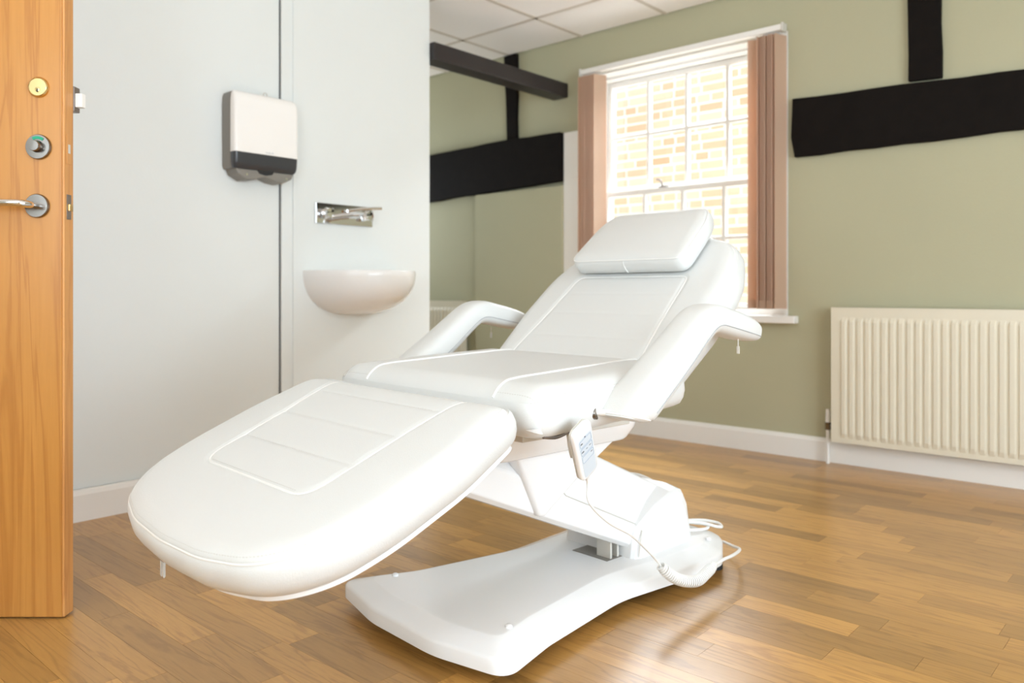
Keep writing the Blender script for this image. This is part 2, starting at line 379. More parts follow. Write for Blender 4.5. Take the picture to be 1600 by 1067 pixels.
# cracks along the right beam
# joist from partition end to the window wall
j = tag(bevel(MB().box(-3.175, -3.06, YP+.001, YB-.0005, 2.035, 2.125).build('ceiling_joist', M['beam_smooth']), .006, 3), 'dark brown squared joist running from the partition end to the window wall', 'beam')
# white gloss board left of the window
struct(box('trim_1', M['bright_white'], -3.075, WX0-.004, YB-.03, YB-.0005, .115, 1.815, bev=.004), 'white gloss board between the left beam and the blind')

# ---------------------------------------------------------------- window_1 (sash window)
win = struct(empty('window_1', ((WX0+WX1)/2, YB+.13, WZ0)), 'white wooden twelve-over sash window looking on a sunlit brick wall')
def wp(name, m, *b, bev=.002, par=None):
    x0, x1, y0, y1, z0, z1 = b; ox, oy, oz = win.location
    q = box(name, m, x0-ox, x1-ox, y0-oy, y1-oy, z0-oz, z1-oz, par or win)
    if bev: bevel(q, bev)
    return q
GX0, GX1 = -2.845, -1.815     # glass
fy0, fy1 = 4.02, 4.16
mb = MB(); ox, oy, oz = win.location
for b in ((WX0, GX0-.035, fy0, fy1, WZ0, WZ1), (GX1+.035, WX1, fy0, fy1, WZ0, WZ1), (GX0-.035, GX1+.035, fy0, fy1, 2.12, WZ1), (GX0-.035, GX1+.035, fy0, fy1, WZ0, .735)):
    mb.box(b[0]-ox, b[1]-ox, b[2]-oy, b[3]-oy, b[4]-oz, b[5]-oz)
mb.build('window_frame', M['gloss_white'], win)
mb = MB()
for b in ((WX0+.0005, WX0+.008, YB-.002, fy0, WZ0, WZ1), (WX1-.012, WX1-.0005, YB-.004, fy0, WZ0, WZ1), (WX0+.008, WX1-.012, YB-.002, fy0, WZ1-.012, WZ1-.0005)):
    mb.box(b[0]-ox, b[1]-ox, b[2]-oy, b[3]-oy, b[4]-oz, b[5]-oz)
mb.build('reveal_lining', M['gloss_white'], win)
mb = MB()
mb.box(WX0+.001-ox, WX1-.013-ox, YB-oy, fy0-oy, WZ0-.02-oz, .706-oz).box(WX0-.01-ox, WX1+.055-ox, YB-.055-oy, YB-.0005-oy, .668-oz, .7065-oz)
bevel(mb.build('window_sill', M['gloss_white'], win), .006, 3)
def sash(yc, z0, z1, mids):
    s = MB(); t = .035
    for b in ((GX0-t, GX0, z0, z1), (GX1, GX1+t, z0, z1), (GX0, GX1, z0, z0+.03), (GX0, GX1, z1-.03, z1)):
        s.box(b[0]-ox, b[1]-ox, yc-.02-oy, yc+.02-oy, b[2]-oz, b[3]-oz)
    so = bevel(s.build('sash', M['gloss_white'], win), .002)
    gw = (GX1-GX0)/4
    for k in (1, 2, 3):
        x = GX0+gw*k; bevel(MB().box(x-.011-ox, x+.011-ox, yc-.017-oy, yc+.017-oy, z0+.03-oz, z1-.03-oz).build('glazing_bar', M['gloss_white'], so), .005, 2)
    zm = mids
    bevel(MB().box(GX0-ox, GX1-ox, yc-.016-oy, yc+.016-oy, zm-.010-oz, zm+.010-oz).build('glazing_bar', M['gloss_white'], so), .004, 2)
    me = None
    for k in range(4):
        for (a, b) in ((z0+.03, zm-.010), (zm+.010, z1-.03)):
            MB().box(GX0+gw*k+.011-ox, GX0+gw*(k+1)-.011-ox, yc-.002-oy, yc+.002-oy, a-oz, b-oz).build('pane', M['glass'], so)
sash(4.115, 1.43, 2.118, 1.775)
sash(4.068, .735, 1.437, 1.125)
lt = MB(); lx = aq = -2.46
lt.tube(catmull([(lx-ox, 4.05-oy, 1.437-oz), (lx-ox, 4.045-oy, 1.462-oz), (lx-.012-ox, 4.04-oy, 1.482-oz), (lx-.03-ox, 4.035-oy, 1.485-oz)], 5), .006, 8)
lt.box(lx-.025-ox, lx+.025-ox, 4.05-oy, 4.086-oy, 1.4372-oz, 1.443-oz)
lt.build('sash_latch', M['steel_dark'], win, True)

# vertical blind: headrail, slats drawn to both sides
bl = tag(empty('vertical_blind', (-2.28, YB-.06, 2.13)), 'peach vertical fabric blind drawn open to both sides of the sash window', 'blind')
bx, by, bz = bl.location
hr = MB().box(-2.905-bx, -1.652-bx, -.022, .022, .004, .034).build('headrail', M['gloss_white'], bl); bevel(hr, .004, 2)
for x in (-2.909, -1.652):
    bevel(MB().box(x-.006-bx, x+.006-bx, -.026, .026, -.004, .04).build('rail_end_cap', M['plastic_grey'], bl), .003, 2)
def slat(x, ang, w_=.089):
    h = 1.385; mb = MB(); n = 6; fr_ = []; bk = []
    P0 = []
    for k in range(n+1):
        s = -w_/2+w_*k/n; bow = .0025*(1-(2*s/w_)**2)
        P0.append((s, bow))
    poly = P0+[(s, b-.0012) for s, b in reversed(P0)]
    ca, sa = math.cos(ang), math.sin(ang)
    mb.prism([(s*ca-b*sa, s*sa+b*ca) for s, b in poly], -h, -.012, 'z')
    o = mb.build('slat', M['blind'], bl, loc=(x-bx, 0, 0))
    ww = MB().prism([(s*ca-b*sa, s*sa+b*ca) for s, b in [(-w_/2, -.003), (w_/2, -.003), (w_/2, .003), (-w_/2, .003)]], -h-.002, -h+.038, 'z').build('bottom_weight', M['blind'], o)
    MB().cyl((0, 0, -.014), (0, 0, .006), .004, n=8).build('carrier_hook', M['plastic_grey'], o)
for k in range(8): slat(-2.885+.0155*k, R(62+4*(k % 3)-(14 if k == 0 else 0)))
slat(-1.795, R(18))
for k in range(8): slat(-1.757+.0125*k, R(64+5*((k*2) % 3)))

# ---------------------------------------------------------------- brick wall across the yard
YW = 6.25
bw = struct(box('wall_outside', M['mortar'], -7.5, 2.0, YW, YW+.2, -.4, 4.6), 'sunlit buff brick wall across the yard')
cands = []; course = .083; BL = .24
for r_ in range(60):
    z = -.35+course*r_; off = (.5*BL if r_ % 2 else 0)+random.Random(r_).uniform(-.02, .02)
    x = -7.4+off; k = r_
    while x < 1.7:
        L = BL-.02 if (int((x+9)/BL)+r_) % 3 else .115
        cands.append((x, x+L, z)); x += L+.02
def seen(c):
    x = (c[0]+c[1])/2; z = c[2]+.03; D = x*F[0]+YW*F[1]; r = x*RT[0]+YW*RT[1]; px = 800+1245*r/D; py = 455-1245*(z-EYE)/D
    return 945 < px < 1200 and 70 < py < 490
inn = [c for c in cands if seen(c)]
if len(inn) > 295: inn = inn[:295]
ins = set(inn); bm_ = {}; rest = MB()
for c in cands:
    pr = random.Random(hash((round(c[0], 3), round(c[2], 3)))).uniform(.004, .009)
    if c in ins:
        key = round(c[1]-c[0], 3)
        if key not in bm_:
            q = MB().box(-key/2, key/2, 0, .02, 0, .062); me = bpy.data.meshes.new('brick'); me.from_pydata(q.v, [], q.f); me.materials.append(M['brick']); bm_[key] = me
        o = bpy.data.objects.new('brick', bm_[key]); COL.objects.link(o); o.parent = bw; o.location = ((c[0]+c[1])/2, YW-pr, c[2])
    else: rest.box(c[0], c[1], YW-pr, YW+.01, c[2], c[2]+.062)
o = rest.build('bricks_beyond', M['brick'], bw); o['kind'] = 'stuff'
struct(box('floor_yard', M['mortar'], -7.5, 2.0, YB+.26, YW, -.5, -.4))

# ---------------------------------------------------------------- radiators
def radiator(x0, x1, yb, z0, z1, label, pitch=.036):
    t = tag(empty('radiator', ((x0+x1)/2, yb, z0)), label, 'radiator')
    W_ = (x1-x0)/2; H_ = z1-z0; yf = -.085
    # pressed front panel with vertical flutes
    prof = []; n = int((2*W_-.05)/pitch); st = (2*W_-n*pitch)/2
    prof.append((-W_, 0))
    for k in range(n):
        a = -W_+st+k*pitch
        prof += [(a+.003, 0), (a+.010, -.008), (a+pitch-.010, -.008), (a+pitch-.003, 0)]
    prof.append((W_, 0))
    V = []; Fc = []
    def row(z, s): 
        i0 = len(V)
        for (x, d) in prof: V.append((x, yf+d*s, z))
        return i0
    rows = [row(0, 0), row(.022, 0), row(.045, 1), row(H_-.06, 1), row(H_-.038, 0), row(H_, 0)]; m_ = len(prof)
    for a, b in zip(rows, rows[1:]):
        for i in range(m_-1): Fc.append((a+i, a+i+1, b+i+1, b+i))
    n0 = len(V)
    for z in (0, H_):
        for x in (-W_, W_): V.append((x, yf+.016, z))
    Fc += [(n0, n0+1, n0+3, n0+2)]
    Fc += [(rows[0], n0, n0+2, rows[-1]), (rows[0]+m_-1, rows[-1]+m_-1, n0+3, n0+1), tuple([n0]+[rows[0]+i for i in range(m_)]+[n0+1]), tuple([n0+2, n0+3]+[rows[-1]+i for i in range(m_-1, -1, -1)])]
    me = bpy.data.meshes.new('front_panel'); me.from_pydata(V, [], Fc); link('front_panel', me, M['radiator'], t)
    bevel(MB().box(-W_+.004, W_-.004, -.045, -.025, .01, H_-.012).build('rear_panel', M['radiator'], t), .004)
    g = MB()
    for a_, b_ in ((-W_, -W_+.004), (W_-.004, W_)): MB().box(a_, b_, yf+.0165, -.02, .0, H_+.002).build('side_cover', M['radiator'], t)
    g = MB().box(-W_, W_, yf-.001, yf+.016, H_, H_+.008).box(-W_, W_, -.03, -.02, H_, H_+.006)
    k = 0; x = -W_+.01
    while x < W_-.01: g.box(x, x+.006, yf+.016, -.03, H_, H_+.005); x += .016
    g.build('top_grille', M['radiator'], t)
    for x in (-W_+.15, W_-.15): MB().box(x-.015, x+.015, -.025, -.001, .05, H_-.05).build('wall_bracket', M['steel_dark'], t)
    return t, W_, H_
t, W_, H_ = radiator(-1.409, .15, YB-.001, .113, .745, 'long cream panel radiator under the right-hand black timber')
vx = -W_-.028
MB().tube([(vx, -.05, -.113), (vx, -.05, .06)], .0085, 12).build('supply_pipe', M['gloss_white'], t, True)
MB().cyl((vx, -.05, .05), (vx, -.05, .085), .014, n=6).cyl((vx, -.05, .067), (-W_+.002, -.05, .067), .011, n=12).cyl((vx+.004, -.05, .067), (vx+.012, -.05, .067), .017, n=6).build('valve_body', M['steel'], t)
bevel(MB().cyl((vx, -.05, .085), (vx, -.05, .148), .011, .009, 16).build('valve_cap', M['gloss_white'], t), .002)
t2, W2, H2 = radiator(-4.85, -3.935, YB-.001, .12, .755, 'cream panel radiator in the alcove behind the partition')

# ================================================================ DOOR
DC = (-2.197, .739); ux, uy = .7437, .6685     # free edge corner, direction along the face to the right; back is (-uy, ux)
door = struct(empty('door_1', (DC[0], DC[1], .004), math.atan2(uy, ux)), 'open honey oak door with brass cylinder, thumb turn and lever handle')
# door local axes: +x to the free edge (0), -y towards the camera, so the leaf is x -0.85..0, y 0..0.042
DT = .042; DH = 2.06
bevel(MB().box(-.85, -.0, 0, DT, 0, DH).build('door_leaf', M['door'], door), .0025, 2)
bevel(MB().box(-.0, .006, 0.0005, DT-.0005, 0.001, DH).build('edge_lipping', M['door_edge'], door), .0015, 2)
def dz(py): return EYE-(py-455)/1245*2.02-.004
def dxl(px): return (px-97.5)/1245*2.02-.0
cx_, cz_ = dxl(62), dz(137)
lc = MB(); 
def lathe(x, z, prof, n=32):
    return MB().rings([[(x+math.cos(2*PI*k/n)*r, y, z+math.sin(2*PI*k/n)*r) for k in range(n)] for r, y in prof])
cy = lathe(cx_, cz_, [(.026, 0), (.026, -.004), (.0235, -.008), (.0225, -.009), (.0215, -.0075), (.0005, -.0075)]).build('lock_cylinder', M['brass'], door, True)
lathe(cx_, cz_-.007, [(.0065, -.0076), (.0062, -.0085), (.0003, -.0088)], 20).build('cylinder_plug', M['brass'], cy, True)
MB().box(cx_-.0012, cx_+.0012, -.0100, -.0086, cz_-.0115, cz_-.005).cyl((cx_, -.0088, cz_-.0112), (cx_, -.0100, cz_-.0112), .002, n=10).build('keyhole', M['black'], cy)
tx, tz = dxl(62), dz(230)
tr = lathe(tx, tz, [(.032, 0), (.032, -.005), (.030, -.0085), (.0005, -.0088)]).build('turn_rose', M['steel'], door, True)
kb = lathe(tx, tz, [(.0155, -.0088), (.014, -.012), (.0135, -.024), (.0125, -.026), (.0005, -.0262)], 28).build('turn_knob', M['steel'], tr, True)
MB().prism([(tx+math.cos(R(a))*rr_, tz+math.sin(R(a))*rr_) for rr_, seq in ((.026, range(50, 121, 10)), (.019, range(120, 49, -10))) for a in seq], -.0098, -.0087, 'y').build('vacant_indicator', M['green'], tr)
hx, hz = dxl(60), dz(322)
hr_ = lathe(hx, hz, [(.0305, 0), (.0305, -.006), (.0285, -.009), (.0005, -.0092)]).build('handle_rose', M['steel'], door, True)
MB().tube(catmull([(hx, -.008, hz), (hx, -.035, hz), (hx-.008, -.052, hz+.001), (hx-.026, -.058, hz+.002), (hx-.09, -.058, hz+.003), (hx-.118, -.056, hz+.003), (hx-.128, -.045, hz+.003), (hx-.13, -.02, hz+.003)], 6), .0092, 18).build('lever_handle', M['chrome'], hr_, True)
# edge hardware
def edgeplate(py0, py1, m, name='strike_plate'):
    z1, z0 = dz(py0), dz(py1)
    return bevel(MB().box(.006, .0074, .010, .030, z0, z1).build(name, m, door), .0005)
p = edgeplate(208, 255, M['door_edge'], 'lock_faceplate'); MB().box(.0074, .0078, .015, .025, dz(238), dz(224)).build('bolt_slot', M['plastic_grey'], p)
p = edgeplate(303, 342, M['steel_dark'], 'latch_faceplate'); bevel(MB().box(.0074, .014, .012, .027, dz(329), dz(318)).build('latch_bolt', M['brass'], p), .001)
bevel(MB().box(-.075, .008, DT, DT+.028, dz(168), dz(128)).build('night_latch_case', M['steel_dark'], door), .002)
bevel(MB().box(.008, .026, DT+.004, DT+.022, dz(161), dz(139)).build('night_latch_bolt', M['gloss_white'], door), .001)
for z in (.25, 1.0, 1.8): MB().cyl((-.853, DT+.004, z-.05), (-.853, DT+.004, z+.05), .007, n=12).build('hinge', M['steel'], door)

# ================================================================ WALL FITTINGS ON THE PARTITION
# paper towel dispenser; local x = along wall (+Y world), y = out of the wall
def on_wall(name, y, z, label, cat, xo=.0):
    # local +x -> world +Y, local +y -> world -X ... so use rotation of +90deg : x->(0,1), y->(-1,0); out of wall is local -y
    return tag(empty(name, (XL+xo, y, z), R(90)), label, cat)
ds = on_wall('towel_dispenser', 1.802, 1.30, 'white and smoked-grey paper towel dispenser on the pale wall beside the dark joint', 'dispenser')
hw = .150
def shell(z0, z1, x0, x1, yb_, yf_, r, topcurve=True, n=8):
    """box-like shell rounded front edges: outline in plan, lofted in z"""
    plan = round_poly([(x0, yb_), (x0, yf_), (x1, yf_), (x1, yb_)], [.001, r, r, .001], n)
    return plan
plan = lambda s, dy: [(x*s, (y_ if y_ > -.005 else y_*dy)) for x, y_ in shell(0, 0, -hw, hw, 0, -.105, .022)]
def lofted(levels): return MB().rings([[(x, y_, z) for x, y_ in plan(s, d)] for z, s, d in levels])
bevel(lofted([(.035, .95, .64), (.05, .99, .68), (.30, .998, .68), (.335, .985, .68), (.352, .94, .66)]).build('back_case', M['grey_case'], ds, True), .001)
def capped(levels, yb_):
    P_ = shell(0, 0, -hw, hw, yb_, -.105, .020)
    return MB().rings([[(x*s_, yb_+(y_-yb_)*d_, z) for x, y_ in P_] for z, s_, d_ in levels])
capped([(.1015, 1.0, 1.0), (.12, 1.0, 1.0), (.290, 1.0, 1.0), (.322, .995, .92), (.342, .975, .65), (.353, .94, .25), (.356, .90, .05)], -.070).build('front_cover', M['bright_white'], ds, True)
capped([(.036, .93, .55), (.045, .97, .75), (.060, .99, .9), (.1008, .995, .985)], -.070).build('lower_window', M['smoke'], ds, True)
# underside with the towel slot
bevel(MB().prism([(-.135, .035), (.135, .035), (.125, .012), (.085, -.008), (.045, -.004), (.0, .012), (-.045, -.004), (-.085, -.008), (-.125, .012)], -.088, -.002, 'y').build('base_tray', M['grey_case'], ds), .004, 2)
MB().prism([(-.04, .036), (.04, .036), (.03, .022), (.0, .016), (-.03, .022)], -.0895, -.088, 'y').build('towel_slot', M['black'], ds)
for x in (-.088, .098): MB().cyl((x, -.089, .012), (x, -.092, .012), .0045, n=12).build('fixing_screw', M['chrome'], ds)
for k, x in enumerate((-.006, .001, .008, .016, .024)): MB().box(x-.002, x+.002, -.1056, -.1052, .107, .1115 if k % 2 else .1135).build('faint_mark', M['ink_pale'], ds)
kk = MB().cyl((.03, -.035, .354), (.03, -.035, .362), .010, .009, 16); kk.tube([(.03+.008*math.cos(a), -.035, .370+.009*math.sin(a)) for a in [R(20*i) for i in range(18)]], .0022, 8, True)
kk.build('key', M['plastic_grey'], ds, True)

# mixer tap plate
tp = on_wall('wall_mixer_tap', 2.250, 1.187, 'chrome wall-mounted mixer tap plate with two handles and a spout above the basin', 'tap', .0193)
bevel(MB().box(-.160, .160, -.012, -.0003, -.047, .047).build('wall_plate', M['chrome'], tp), .002)
for x in (-.112, .112):
    k_ = MB().rings([[(x+math.cos(2*PI*i/24)*r, y_, math.sin(2*PI*i/24)*r) for i in range(24)] for r, y_ in [(.020, -.012), (.020, -.018), (.013, -.022), (.013, -.034), (.021, -.038), (.023, -.046), (.020, -.056), (.001, -.058)]]).build('tap_handle', M['chrome'], tp, True)
    for a in (45, 135, 225, 315):
        MB().tube([(x, -.046, 0), (x+.028*math.cos(R(a)), -.048, .028*math.sin(R(a)))], [.007, .005], 10).build('handle_spoke', M['chrome'], k_, True)
MB().tube(catmull([(0, -.012, -.005), (0, -.07, -.006), (0, -.13, -.010), (0, -.155, -.018), (0, -.160, -.034)], 5), [.016]*8+[.0145]*13, 20).build('spout', M['chrome'], tp, True)
MB().tube([(.0, -.03, .016), (.06, -.045, .028), (.12, -.055, .036), (.175, -.06, .040)], [.008, .0075, .007, .0075], 12).build('lever', M['chrome'], tp, True)

# basin: half bowl
bs = on_wall('wash_basin', 2.300, .72, 'white ceramic wall-hung half-bowl basin under the chrome tap', 'basin', .0193)
def bowl():
    V = []; Fc = []; n = 28; m_ = 18; A, B, H = .272, .33, .20
    def ring(sc, z, inner=False):
        pts = []
        for i in range(n+1):
            a = PI*i/n; pts.append((math.cos(a)*A*sc, -math.sin(a)*B*sc, z))
        return pts
    rings = []
    for k in range(m_+1):
        t = k/m_; a = t*PI/2; sc = math.sin(a)**.80 if t > 0 else 0.02; rings.append((max(.02, sc), .20*(1-math.cos(a)**.9)))
    outer = [[(x, y_*(1 if True else 1), z) for x, y_, z in ring(s, z)] for s, z in rings]
    inner = [[(x, y_-.004, z) for x, y_, z in ring(s*.93, z*.9+.02+.002)] for s, z in rings]
    rows = outer+[ring(.992, .2035)]+[ring(.955, .2045)]+list(reversed(inner))
    w_ = n+1
    for r_ in rows: V.extend(r_)
    for k in range(len(rows)-1):
        for i in range(n): Fc.append((k*w_+i, k*w_+i+1, (k+1)*w_+i+1, (k+1)*w_+i))
    Fc.append(tuple(k*w_ for k in range(len(rows)))[::1]); Fc.append(tuple(k*w_+n for k in range(len(rows)))[::-1])
    Fc.append(tuple(range(n+1))); 
    me = bpy.data.meshes.new('bowl'); me.from_pydata(V, [], Fc); bm = bmesh.new(); bm.from_mesh(me); bmesh.ops.recalc_face_normals(bm, faces=bm.faces); bm.to_mesh(me); bm.free(); return me
link('bowl', bowl(), M['ceramic'], bs, True)
MB().cyl((0, -.16, .0245), (0, -.16, .031), .021, n=20).build('waste_grate', M['chrome'], bs)

# ================================================================ TREATMENT COUCH
OX, OY = -1.415, 1.235
couch = tag(empty('treatment_couch', (OX, OY, 0), R(-5)), 'white vinyl electric treatment couch with raised back, armrests and moulded base', 'couch')
# local axes: x = across (to the right), y = towards the head, z up

# ---- base
baseout = [(-.338, .004), (-.12, -.042), (.12, -.042), (.312, .006), (.262, .18), (.208, .50), (.236, .78), (.238, .93), (.13, 1.10), (-.13, 1.10), (-.238, .93), (-.236, .78), (-.208, .50), (-.262, .18)]
rad = [.04, .3, .3, .048, .3, .4, .2, .12, .14, .14, .12, .2, .4, .3]
bo = resample(round_poly(baseout, rad, 8), 240)
def normals(P):
    t = np.roll(P, -1, 0)-np.roll(P, 1, 0); n = np.stack([t[:, 1], -t[:, 0]], 1); return n/np.linalg.norm(n, axis=1)[:, None]
def inset(P, d, it=4):
    Q = P.copy()
    for _ in range(it):
        Q = Q-normals(Q)*d/it
        Q = (Q+.12*(np.roll(Q, 1, 0)+np.roll(Q, -1, 0)))/1.24
    return Q
lv = [(.012, .030), (.0, .030), (0, .058), (.003, .063), (.008, .066), (.0535, .0830), (.0555, .0836), (.058, .0839), (.066, .0840)]
def mitre(pts, d):
    out = []; m = len(pts)
    for i in range(m):
        p = Vector(pts[i]); a = (p-Vector(pts[i-1])).normalized(); b = (Vector(pts[(i+1) % m])-p).normalized()
        na = Vector((-a.y, a.x)); nb = Vector((-b.y, b.x)); q = (na+nb).normalized(); out.append(tuple(p+q*(d/max(.4, q.dot(na)))))
    return out
rings = [[(x, y_, z) for x, y_ in round_poly(mitre(baseout, d), [max(.03, q-d*.6) for q in rad], 9)] for d, z in lv]
# close the top towards the centre line
top = rings[-1]; rings.append([(x*.5, .5+(y_-.5)*.8, .0842) for x, y_, z in top]); rings.append([(x*.02, .5+(y_-.5)*.5, .0842) for x, y_, z in top])
bs_ = MB().rings(rings).build('base_cover', M['plastic'], couch, True)
for x, y_ in ((-.219, .096), (.219, .096), (.17, .96), (-.17, .96)):
    MB().rings([[(x+math.cos(2*PI*k/20)*r, y_+math.sin(2*PI*k/20)*r, z) for k in range(20)] for r, z in [(.0085, .083), (.0085, .088), (.006, .0905), (.0005, .0912)]]).build('cover_screw_cap', M['plastic'], couch, True)
for x, y_ in ((-.222, .075), (.222, .075), (.18, .97), (-.18, .97)):
    MB().cyl((x, y_, .0), (x, y_, .034), .028, .026, 24).build('rubber_foot', M['rubber'], couch)
bevel(MB().box(-.17, .17, .06, 1.0, .012, .031).build('base_plate', M['rubber'], couch), .003)

# ---- lifting column (slanting arm), tray and hood
def crease(v): return .305-.454*(v-.39)
st = []
for v in [0.02, .10, .2, .3, .4, .5, .6, .7, .8, .9]:
    c = min(crease(v), .43); t_ = min(crease(v)+.150, .438); bt = c-.078 if v > .25 else .378-.42*(v-.02)-.0
    bt = .378-.42*(v-.02); bt = min(bt, c-.01)
    c = max(c, bt+.012)
    t_ = max(t_, c+.004)
    st.append([(-.095, v, bt), (.095, v, bt), (.112, v, bt+.012), (.112, v, c), (.108, v, c+.006), (.072, v, t_-.004), (.066, v, t_), (-.066, v, t_), (-.072, v, t_-.004), (-.108, v, c+.006), (-.112, v, c), (-.112, v, bt+.012)])
bevel(MB().rings(st).build('lift_arm', M['plastic'], couch), .003, 2)
# thin joint lines of the arm's upper cover
MB().tube([(.1125, v, crease(v)+.001) for v in (.395, .5, .6, .69)], .0012, 6).tube([(.1125, .395, crease(.395)+.001), (.106, .375, crease(.375)+.022), (.100, .372, crease(.372)+.035)], .0012, 6).build('cover_joint', M['plastic_grey'], couch)
blk = [(.205, .437), (.285, .272), (.305, .268), (.335, .288), (.47, .370), (.60, .437)]
bevel(MB().prism(blk, -.128, .128, 'x').build('lift_head', M['plastic'], couch), .014, 4)
trp = round_poly([(-.225, .06), (.225, .06), (.225, .585), (-.225, .585)], [.07, .07, .07, .07], 10)
tb = resample(trp, 120)
MB().rings([[(x, y_, z) for x, y_ in inset(tb, d)] for d, z in [(.050, .440), (.034, .442), (.026, .448), (.006, .476), (.001, .490), (.0, .502), (.006, .507), (.02, .5075)]]).build('seat_tray', M['plastic'], couch, True)
hood = [(.650, .082), (.660, .135), (.676, .168), (.760, .214), (.835, .240), (.865, .246), (.890, .238), (.910, .205), (.935, .082)]
def hr2(sx, dv): return [(sx, v+dv*(1 if v < .8 else -1), z) for v, z in hood]
hb = MB()
secs = [(-.135, .0, 0), (-.128, .0, .0), (-.085, 0, .012), (.085, 0, .012), (.128, .0, 0), (.135, .0, 0)]
hr_s = []
for x, dv, dz_ in [(-.137, .02, -.03), (-.130, .006, -.010), (-.118, 0, 0), (-.07, 0, .010), (.07, 0, .010), (.118, 0, 0), (.130, .006, -.010), (.137, .02, -.03)]:
    hr_s.append([(x, v+(dv if v < .8 else -dv), z+(dz_ if z > .09 else 0)) for v, z in hood])
bevel(hb.rings(hr_s).build('rear_hood', M['plastic'], couch), .006, 3, 20)
MB().tube([(.1385, .664, .09), (.1385, .672, .135), (.1345, .684, .160)], .0016, 6).build('hood_joint', M['plastic_grey'], couch)
for v in (.605, .635): bevel(MB().box(.035, .085, v, v+.008, .084, .135).build('pivot_bracket', M['plastic_grey'], couch), .001)
bevel(MB().prism([(.585, .0845), (.664, .0845), (.664, .0858), (.585, .0858)], -.04, .09, 'x').build('arm_shadow_plate', M['grey_case'], couch), .0005)  # thin dark plate standing in for the shadow under the lift arm

# ---- cushions
class Cushion:
    def __init__(s, outline, rad, v0, z0, ang, thick, edge=.03, drop=.018, crown=.004, panel=None, seams=(), side=None, nout=300, bump=None):
        s.P = resample(round_poly(outline, rad, 10), nout); s.v0, s.z0, s.a = v0, z0, R(ang); s.T = thick; s.edge = edge; s.drop = drop; s.crown = crown
        s.cw = .10; s.sg = 1.0; s.panel = None if panel is None else resample(panel, 220); s.pan_open = None; s.seams = seams; s.bump = bump
        s.side = side or [(-.005, .006), (-.009, .018), (-.011, .035), (-.010, .055), (-.005, .075), (.004, .088), (.014, .097), (.022, .101)]
    def W(s, x, t, h):
        ca, sa = math.cos(s.a), math.sin(s.a)
        return (float(x), float(s.v0+t*ca-h*sa), float(s.z0+t*sa+h*ca))
    def dist(s, pts, poly):
        A = poly; B = np.roll(poly, -1, 0); d = np.full(len(pts), 9.0)
        for k in range(0, len(pts), 4000):
            p = pts[k:k+4000]; AB = B-A; AP = p[:, None, :]-A[None]; tt = np.clip((AP*AB).sum(2)/((AB**2).sum(1)+1e-12), 0, 1)
            q = AP-tt[..., None]*AB; d[k:k+4000] = np.sqrt((q**2).sum(2)).min(1)
        return d
    def height(s, pts):
        pts = np.asarray(pts, float).reshape(-1, 2)
        d = s.dist(pts, s.P); e = np.clip(d/s.edge, 0, 1)
        h = -s.drop*(1-np.sqrt(np.clip(1-(1-e)**2, 0, 1)))
        q_ = np.clip(d/(s.cw), 0, 1); h += s.crown*q_*q_*(3-2*q_)
        if s.panel is not None:
            dp = s.dist(pts, s.panel)
            h -= .0045*np.exp(-(dp/.006)**2)
        for (ts, x0, x1) in s.seams:
            g_ = s.sg
            m_ = 1/(1+np.exp(-(pts[:, 0]-x0)/.004))/(1+np.exp((pts[:, 0]-x1)/.004))
            h -= g_*m_*(.0022*np.exp(-((pts[:, 1]-ts)/.0045)**2)+.0012*np.exp(-((pts[:, 1]-ts)/.02)**2))
        if s.bump: h += s.bump(pts[:, 0], pts[:, 1])
        return h
    def build(s, name, parent, m):
        c = s.P.mean(0); rings = []
        # bottom centre -> side -> rim -> top centre
        def ring3(Q, H): return [s.W(q[0], q[1], hh) for q, hh in zip(Q, H)]
        last = s.side[-1]
        for f in (.05, .5): rings.append(ring3(c+(inset(s.P, last[0])-c)*f, [-s.drop-last[1]]*len(s.P)))
        for off, dn in reversed(s.side): rings.append(ring3(inset(s.P, off), [-s.drop-dn*s.T]*len(s.P)))
        K = 84
        for k in range(K):
            Q = c+(s.P-c)*(1-(k/K)**1.45); rings.append(ring3(Q, s.height(Q)))
        rings.append(ring3(c+(s.P-c)*.003, s.height(c+(s.P-c)*.003)))
        o = MB().rings(rings).build(name, m, parent, True)
        return o
    def line(s, pts, lift=.001):
        H_ = s.height(pts); return [s.W(p[0], p[1], hh+lift) for p, hh in zip(pts, H_)]
    def pipe(s, name, pts, r, parent, closed=False, lift=.001, m=None):
        return MB().tube(s.line(pts, lift), r, 8, closed).build(name, m or M['piping'], parent, True)
    def stitches(s, name, pts, parent, step=.0075, r=.00065, lift=.0004):
        P = np.array(pts, float); seg = np.linalg.norm(np.diff(P, axis=0), axis=1); c = np.concatenate([[0], np.cumsum(seg)]); n = int(c[-1]/step); mb = MB()
        for k in range(n):
            t = np.array([k*step, k*step+step*.55]); q = np.stack([np.interp(t, c, P[:, 0]), np.interp(t, c, P[:, 1])], 1); L_ = s.line(q, lift)
            mb.tube(L_, r, 4)
        return mb.build(name, M['stitch'], parent)

